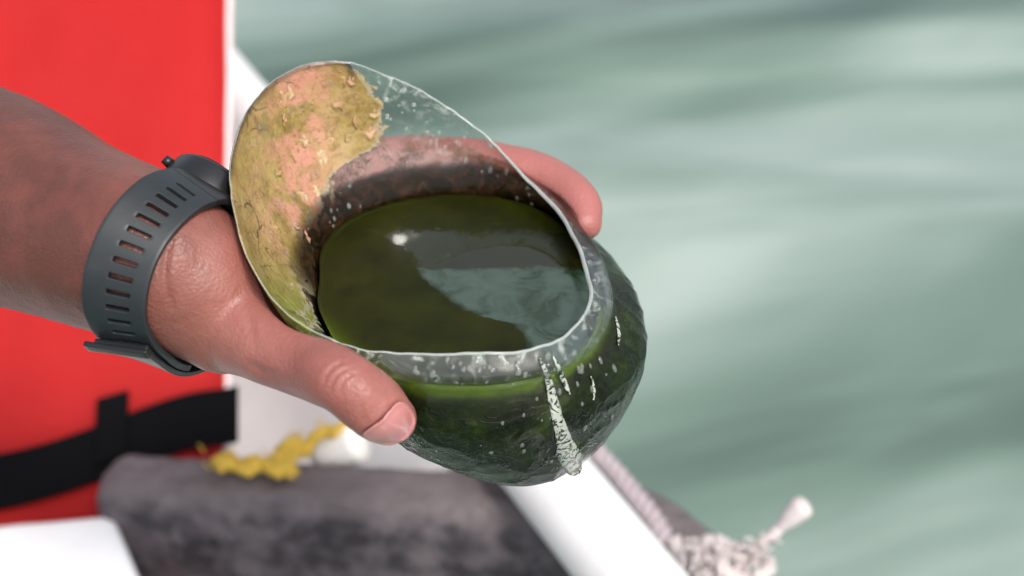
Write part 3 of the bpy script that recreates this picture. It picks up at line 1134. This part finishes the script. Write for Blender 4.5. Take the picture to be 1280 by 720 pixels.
# the skin gives where it presses on the bottle
from mathutils.kdtree import KDTree
kd = KDTree(NROW * NPH)
SF, NF = SURF0.reshape(-1, 3), N0.reshape(-1, 3)
for i in range(NROW * NPH):
    kd.insert(SF[i], i)
kd.balance()
bc = np.array([AX[0], AX[1], ZW - 0.01])
for i in np.nonzero(np.linalg.norm(co - bc, axis=1) < 0.11)[0]:
    _, k, dist = kd.find(co[i])
    if dist < 0.03:
        sd_ = (co[i] - SF[k]) @ NF[k]
        if sd_ < 0.0012:
            co[i] = co[i] + NF[k] * (0.0012 - sd_)
me.vertices.foreach_set('co', co.reshape(-1))
me.update()
md2 = person.modifiers.new('s', 'SMOOTH')
md2.factor = 0.5
md2.iterations = 2
me = bake(person)
me.vertices.foreach_get('co', co.reshape(-1))
no = np.zeros(nV * 3)
me.vertices.foreach_get('normal', no)
no = no.reshape(-1, 3)
q = co - CAM
dp = q @ FWD
hx, hy = 640 + (q @ RIGHT) / dp * FPX, 360 - (q @ UP) / dp * FPX
facing = np.sum(no * (CAM - co), 1) > 0


def crease(poly, depth, width):
    pl = catmull(np.array(poly, float), 40)
    m_ = facing & (hx > pl[:, 0].min() - 20) & (hx < pl[:, 0].max() + 20) & (hy > pl[:, 1].min() - 20) & (hy < pl[:, 1].max() + 20) & (dp < 0.5)
    i_ = np.nonzero(m_)[0]
    d2 = ((hx[i_, None] - pl[None, :, 0]) ** 2 + (hy[i_, None] - pl[None, :, 1]) ** 2)
    k = d2.argmin(1)
    fade = np.sin(np.pi * np.clip(k / 39, 0.04, 0.96)) ** 0.5
    co[i_] -= no[i_] * (depth * fade * np.exp(-d2.min(1) / width ** 2))[:, None]
    co[i_] += no[i_] * (depth * 0.12 * fade * np.exp(-((np.sqrt(d2.min(1)) - width * 2) / width) ** 2))[:, None]


crease([(404, 482), (408, 468), (420, 456), (434, 452)], 0.0007, 3.0)
crease([(411, 490), (416, 474), (428, 463), (441, 462)], 0.0008, 3.0)
crease([(424, 494), (427, 479), (437, 469), (447, 468)], 0.0006, 3.0)
crease([(434, 490), (440, 478), (448, 472)], 0.0004, 2.6)
crease([(217, 290), (208, 320), (206, 350), (214, 385)], 0.0009, 5)
crease([(310, 452), (325, 463), (345, 470)], 0.0007, 5)
crease([(300, 380), (312, 400), (316, 425)], 0.0005, 6)
crease([(454, 500), (452, 512), (458, 526)], 0.0005, 3)
nz = np.array([noise.noise(Vector(p) * 45) + 0.5 * noise.noise(Vector(p) * 110) for p in co])
co += no * (nz * 0.0005)[:, None]
me.vertices.foreach_set('co', co.reshape(-1))
me.update()
me.polygons.foreach_set('use_smooth', [True] * len(me.polygons))
pink = np.zeros(nV)
tips = np.array([tip] + [on_wall(*FING['index'][-1])])
for tp in tips:
    pink = np.maximum(pink, 0.9 * np.exp(-(np.linalg.norm(co - tp, axis=1) / 0.015) ** 2))
far = dp > 0.5
pink = np.maximum(pink, np.where((hx > 330) & far, 0.85, 0))
pink = np.maximum(pink, 0.35 * ss(250, 330, hx))
at_ = me.attributes.new('pink', 'FLOAT', 'POINT')
at_.data.foreach_set('value', pink.astype(np.float32))
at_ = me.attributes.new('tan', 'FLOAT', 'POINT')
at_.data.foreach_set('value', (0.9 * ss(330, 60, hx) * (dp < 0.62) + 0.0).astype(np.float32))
tag(person, 'bare forearm and hand gripping the crusted bottle, thumb in front and fingers behind', 'person')

# thumb nail: laid on the skin, with the skin raised round it
td = tip - t4
td = td / np.linalg.norm(td)
vw = CAM - tip
vw /= np.linalg.norm(vw)
side = np.cross(td, vw)
side /= np.linalg.norm(side)
vw = np.cross(side, td)
if vw @ (CAM - tip) < 0:
    vw = -vw
if proj(tip + side * 0.01)[1] < proj(tip)[1]:
    side = -side                            # side: down and left in the picture
ang = math.radians(14)
nn_ = vw * math.cos(ang) + side * math.sin(ang)
ns = side * math.cos(ang) - vw * math.sin(ang)
nc = 0.5 * (t4 + tip) - td * 0.0008
NL, NWD = 0.0088, math.radians(52)
rel = co - nc
s_ = rel @ td
a_ = np.arctan2(rel @ ns, rel @ nn_)
ev = (np.abs(s_ / NL) ** 3 + np.abs(a_ / NWD) ** 3) ** (1 / 3)
nearm = (np.linalg.norm(rel, axis=1) < 0.022) & (np.abs(a_) < 1.6)
free = np.clip((s_ / NL - 0.5) / 0.4, 0, 1)
bul = np.where(nearm, -0.0009 * np.clip((1.02 - ev) / 0.12, 0, 1) + 0.00045 * np.exp(-((ev - 1.18) / 0.14) ** 2) * (1 - free), 0)
co += no * bul[:, None]
me.vertices.foreach_set('co', co.reshape(-1))
me.update()
from mathutils.bvhtree import BVHTree
loc = np.nonzero(np.linalg.norm(co - nc, axis=1) < 0.03)[0]
bvh = BVHTree.FromPolygons([tuple(v_.co) for v_ in me.vertices], [tuple(p_.vertices) for p_ in me.polygons if np.linalg.norm(co[p_.vertices[0]] - nc) < 0.03])
V, Fc = [], []
NU, NVV = 24, 24
for j in range(NVV + 1):
    t_ = 2 * j / NVV - 1
    wf = (1 - abs(t_) ** 3.4) ** (1 / 3.0) if abs(t_) < 1 else 0.0
    for i in range(NU + 1):
        u_ = 2 * i / NU - 1
        a = NWD * u_ * max(wf, 0.02)
        dr = nn_ * math.cos(a) + ns * math.sin(a)
        o_ = nc + td * (t_ * NL)
        h_ = bvh.ray_cast(Vector(o_ + dr * 0.03), Vector(-dr), 0.03)
        p = np.array(h_[0]) if h_[0] is not None else o_ + dr * 0.0095
        V.append(p + dr * (0.0007 + 0.0003 * (1 - u_ * u_)))
for j in range(NVV):
    for i in range(NU):
        a = j * (NU + 1) + i
        Fc.append((a, a + 1, a + NU + 2, a + NU + 1))
nail = mesh_obj('thumbnail', V, Fc, M_NAIL, person)
for _ in range(3):
    md = nail.modifiers.new('m', 'SMOOTH')
    md.iterations = 3
    break
md = nail.modifiers.new('s', 'SOLIDIFY')
md.thickness = 0.0008
md.offset = 0
bake(nail)
nail.data.polygons.foreach_set('use_smooth', [True] * len(nail.data.polygons))

# ------------------------------------------------------------------ wristwatch
wax = P(236, 350, 0.476) - P(90, 287, 0.496)
wax /= np.linalg.norm(wax)
wc = P(234, 326, 0.480)
wu = UP - wax * (UP @ wax)
wu /= np.linalg.norm(wu)                     # up in the picture
wv_ = np.cross(wax, wu)
if wv_ @ FWD > 0:
    wv_ = -wv_                               # towards the camera
watch = thing('wristwatch', wc, 'dark grey rubber strap wristwatch worn on the bare wrist', 'watch')
RA, RB = 0.0312, 0.0290


arm_bvh = BVHTree.FromPolygons([tuple(v_.co) for v_ in me.vertices], [tuple(p_.vertices) for p_ in me.polygons if np.linalg.norm(co[p_.vertices[0]] - wc) < 0.07])
NB = 120


def skin_radius(s):
    """distance from the wrist's axis to the skin, all round, evened out"""
    out = []
    for k in range(NB):
        a = 2 * math.pi * k / NB
        dr = wv_ * math.cos(a) + wu * math.sin(a)
        h_ = arm_bvh.ray_cast(Vector(wc + wax * s + dr * 0.06), Vector(-dr), 0.06)
        out.append(0.06 - h_[3] if h_[0] is not None else 0.03)
    out = np.clip(np.array(out), 0.022, 0.038)
    for _ in range(10):
        out = np.maximum(out, (np.roll(out, 1) + np.roll(out, -1)) / 2)
    return out


SR = [skin_radius(s_) for s_ in (-0.0135, -0.007, 0.0, 0.007, 0.0135)]
RE = [np.maximum(SR[0], 2 * SR[1] - SR[2]), np.maximum(SR[4], 2 * SR[3] - SR[2])]     # both edges
RE = np.array(RE) + np.maximum(0, SR[2] - (RE[0] + RE[1]) / 2)


def band(a, s, lift=0.0):
    """a = angle round the wrist (0 = to the camera, 90 = up), s along the arm"""
    k = (a / (2 * math.pi) * NB) % NB
    i, f = int(k), k - int(k)
    e = RE[:, i] * (1 - f) + RE[:, (i + 1) % NB] * f
    u = np.clip((s + 0.0135) / 0.027, -0.2, 1.2)
    r_ = e[0] * (1 - u) + e[1] * u + 0.0005 + lift
    return wc + (wv_ * math.cos(a) + wu * math.sin(a)) * r_ + wax * s


HW = 0.0098
NA, NS = 300, 16
a0, a1 = math.radians(-100), math.radians(72)


def strap_part(name, a0, a1, NA, hw, lift, th, slots, m, parent, taper=0):
    V, Fc = [], []
    for i in range(NA + 1):
        a = a0 + (a1 - a0) * i / NA
        for k in range(NS + 1):
            V.append(band(a, (k / NS * 2 - 1) * hw, lift))
    for i in range(NA):
        am = a0 + (a1 - a0) * (i + 0.5) / NA
        for k in range(NS):
            if slots and 6 <= k < 12:
                ph = (i % slots) / slots
                if 0.28 < ph < 0.66 and math.radians(-75) < am < math.radians(62):
                    continue
            b = i * (NS + 1) + k
            Fc.append((b, b + 1, b + NS + 2, b + NS + 1))
    o = mesh_obj(name, V, Fc, m, parent)
    md = o.modifiers.new('s', 'SOLIDIFY')
    md.thickness = th
    md.offset = 1
    md = o.modifiers.new('b', 'BEVEL')
    md.width = 0.0003
    md.segments = 2
    md.limit_method = 'ANGLE'
    bake(o)
    o.data.polygons.foreach_set('use_smooth', [True] * len(o.data.polygons))
    return o


strap_part('strap', a0, a1, NA, HW, 0.0, 0.0024, 15, M_RUBBER, watch)
strap_part('strap_tail', math.radians(-150), math.radians(-52), 80, HW * 0.94, 0.0029, 0.002, 0, M_BLACKPL, watch)
strap_part('keeper_loop', math.radians(-56), math.radians(-50), 8, HW * 1.1, 0.0052, 0.0018, 0, M_BLACKPL, watch)
strap_part('back_strap', math.radians(72), math.radians(215), 120, HW, 0.0, 0.0024, 0, M_BLACKPL, watch)
# case on the far upper side of the wrist
bm = bmesh.new()
ca = math.radians(128)
cc = band(ca, -0.0105, 0.002)
nrm_ = wv_ * math.cos(ca) + wu * math.sin(ca)
tan_ = np.cross(wax, nrm_)
Mx = Matrix(((wax[0], tan_[0], nrm_[0], cc[0]), (wax[1], tan_[1], nrm_[1], cc[1]), (wax[2], tan_[2], nrm_[2], cc[2]), (0, 0, 0, 1)))
bmesh.ops.create_cone(bm, cap_ends=True, segments=48, radius1=0.0175, radius2=0.0165, depth=0.011, matrix=Mx)
case = bm_obj('case', bm, M_BLACKPL, watch)
md = case.modifiers.new('b', 'BEVEL')
md.width = 0.0018
md.segments = 3
md.limit_method = 'ANGLE'
bake(case)
case.data.polygons.foreach_set('use_smooth', [True] * len(case.data.polygons))
for sgn in (-1,):
    bm = bmesh.new()
    bmesh.ops.create_cube(bm, size=1, matrix=Mx @ Matrix.Translation((sgn * 0.0075, -0.0165, -0.003)) @ Matrix.Diagonal((0.005, 0.008, 0.007, 1)))
    bmesh.ops.bevel(bm, geom=bm.edges[:], offset=0.0015, segments=2, affect='EDGES')
    bm_obj('lug', bm, M_BLACKPL, watch)

def off_the_bottle(o, gap):
    """the worn strap gives way where it meets the bottle wall"""
    for v_ in o.data.vertices:
        p = np.array(v_.co)
        _, k, dist = kd.find(p)
        if dist < 0.03:
            s_ = (p - SF[k]) @ NF[k]
            if s_ < gap:
                v_.co = Vector(p + NF[k] * (gap - s_))


for o in [c_ for c_ in COL.objects if c_.parent == watch]:
    off_the_bottle(o, 0.0012)
bm = bmesh.new()
bmesh.ops.create_cone(bm, cap_ends=True, segments=48, radius1=0.0142, radius2=0.0142, depth=0.0012, matrix=Mx @ Matrix.Translation((0, 0, 0.0058)))
bm_obj('screen', bm, simple('watch_glass', (0.01, 0.011, 0.012), 0.06, 0.1, 50, 0.02, 0.0001), watch, smooth=False)
for an_ in (135, 200):
    bm = bmesh.new()
    bmesh.ops.create_cone(bm, cap_ends=True, segments=20, radius1=0.0019, radius2=0.0017, depth=0.003,
                          matrix=Mx @ Matrix.Rotation(math.radians(an_), 4, 'Z') @ Matrix.Translation((0.0182, 0, 0)) @ Matrix.Rotation(math.pi / 2, 4, 'Y'))
    bm_obj('button', bm, M_BLACKPL, watch)

# ------------------------------------------------------------------ ropes and float
def mirror_up(p, dz):
    return p + np.array([0, 0, dz])


zt = ZG + 0.004
run = [onplane(x, y, zt - 0.010) for x, y in ((690, 505), (735, 555), (768, 590), (795, 622), (818, 652), (832, 680))]
V1, F1 = rope_mesh(catmull(run, 60), 0.0062, 45)
mrope = mesh_obj('mooring_rope', V1, F1, M_ROPE2)
tag(mrope, 'dirty pale rope running along the outside of the white gunwale tube', 'rope')
zk = ZG - 0.004
kn = [(842, 672, .79), (850, 700, .785), (868, 712, .78), (890, 694, .772), (905, 680, .77), (888, 676, .776), (872, 694, .772), (880, 722, .77), (905, 724, .768), (925, 706, .765),
      (918, 686, .768), (900, 700, .76), (915, 722, .758), (945, 722, .765), (962, 708, .77), (948, 696, .775), (925, 700, .77)]
V1, F1 = rope_mesh(catmull([P(*k_) for k_ in kn], 160), 0.0042, 60, fuzz=0.15)
endp = [(915, 712, .765), (932, 697, .765), (952, 680, .765), (972, 662, .763), (990, 645, .760), (1004, 633, .758)]
V2, F2 = rope_mesh(catmull([P(*k_) for k_ in endp], 50), 0.0034, 60, fuzz=0.1)
bulb = [P(*k_) for k_ in ((976, 659, .762), (988, 647, .760), (1000, 636, .758), (1010, 628, .757))]
V3, F3 = tube(catmull(bulb, 20), np.interp(np.linspace(0, 1, 20), [0, .3, .7, .92, 1], [0.003, 0.0052, 0.0068, 0.0055, 0.002]), 14)
fr = []
rr_ = random.Random(4)
for k_ in range(80):
    x0, y0 = rr_.uniform(850, 960), rr_.uniform(680, 715)
    an = rr_.uniform(0, 6.28)
    L_ = rr_.uniform(8, 24)
    pp = [P(x0, y0, .764), P(x0 + math.cos(an) * L_ * .5, y0 + math.sin(an) * L_ * .5 - 4, .758), P(x0 + math.cos(an) * L_, y0 + math.sin(an) * L_, .755)]
    fr.append(tube(catmull(pp, 6), 0.0007, 5))
V, Fc = merge([(V1, F1), (V2, F2), (V3, F3)] + fr)
krope = mesh_obj('knotted_rope', V, Fc, M_ROPE)
tag(krope, 'knotted frayed white rope with a stiff end sticking out over the water', 'rope')

zy = ZB + 0.006
yl = [(268, 580), (285, 572), (300, 582), (318, 576), (335, 584), (350, 572), (362, 588), (356, 560), (372, 552), (380, 566), (392, 548), (408, 538), (420, 541), (436, 528), (448, 522)]
yp = [onplane(x, y, zy + (0.006 if i in (3, 7, 8, 10) else 0.0) + max(0, (x - 380)) * 0.0001) for i, (x, y) in enumerate(yl)]
V1, F1 = rope_mesh(catmull(yp, 140), 0.0042, 110, strands=4, fuzz=0.1)
yl2 = [(272, 584), (292, 580), (310, 588), (330, 578), (348, 590), (366, 570), (360, 556), (346, 576), (368, 592)]
V2, F2 = rope_mesh(catmull([onplane(x, y, zy + 0.004) for x, y in yl2], 90), 0.0042, 70, fuzz=0.2)
fy = []
ry = random.Random(9)
for k_ in range(30):
    b_ = yp[ry.randrange(len(yp))] + np.array([ry.uniform(-.008, .008), ry.uniform(-.008, .008), 0.002])
    d_ = np.array([ry.uniform(-1, 1), ry.uniform(-1, 0.6), ry.uniform(-0.2, 0.9)]) * ry.uniform(0.003, 0.007)
    fy.append(tube(catmull([b_, b_ + d_ * 0.5 + np.array([0, 0, 0.001]), b_ + d_], 5), 0.0005, 4))
V, Fc = merge([(V1, F1), (V2, F2)] + fy)
yc = mesh_obj('yellow_cord', V, Fc, M_YELLOW)
tag(yc, 'tangled yellow cord lying on the back edge of the grey crossbeam', 'cord')

fp = [P(388, 570, .90), P(404, 566, .90), P(425, 560, .895), P(445, 553, .89), P(455, 549, .888)]
V, Fc = tube(catmull(fp, 24), np.interp(np.linspace(0, 1, 24), [0, .06, .2, .8, .94, 1], [0.003, .008, .0125, .0135, .009, .003]), 24)
fl = mesh_obj('float', V, Fc, M_FLOAT)
tag(fl, 'small white rounded float behind the yellow cord', 'float')
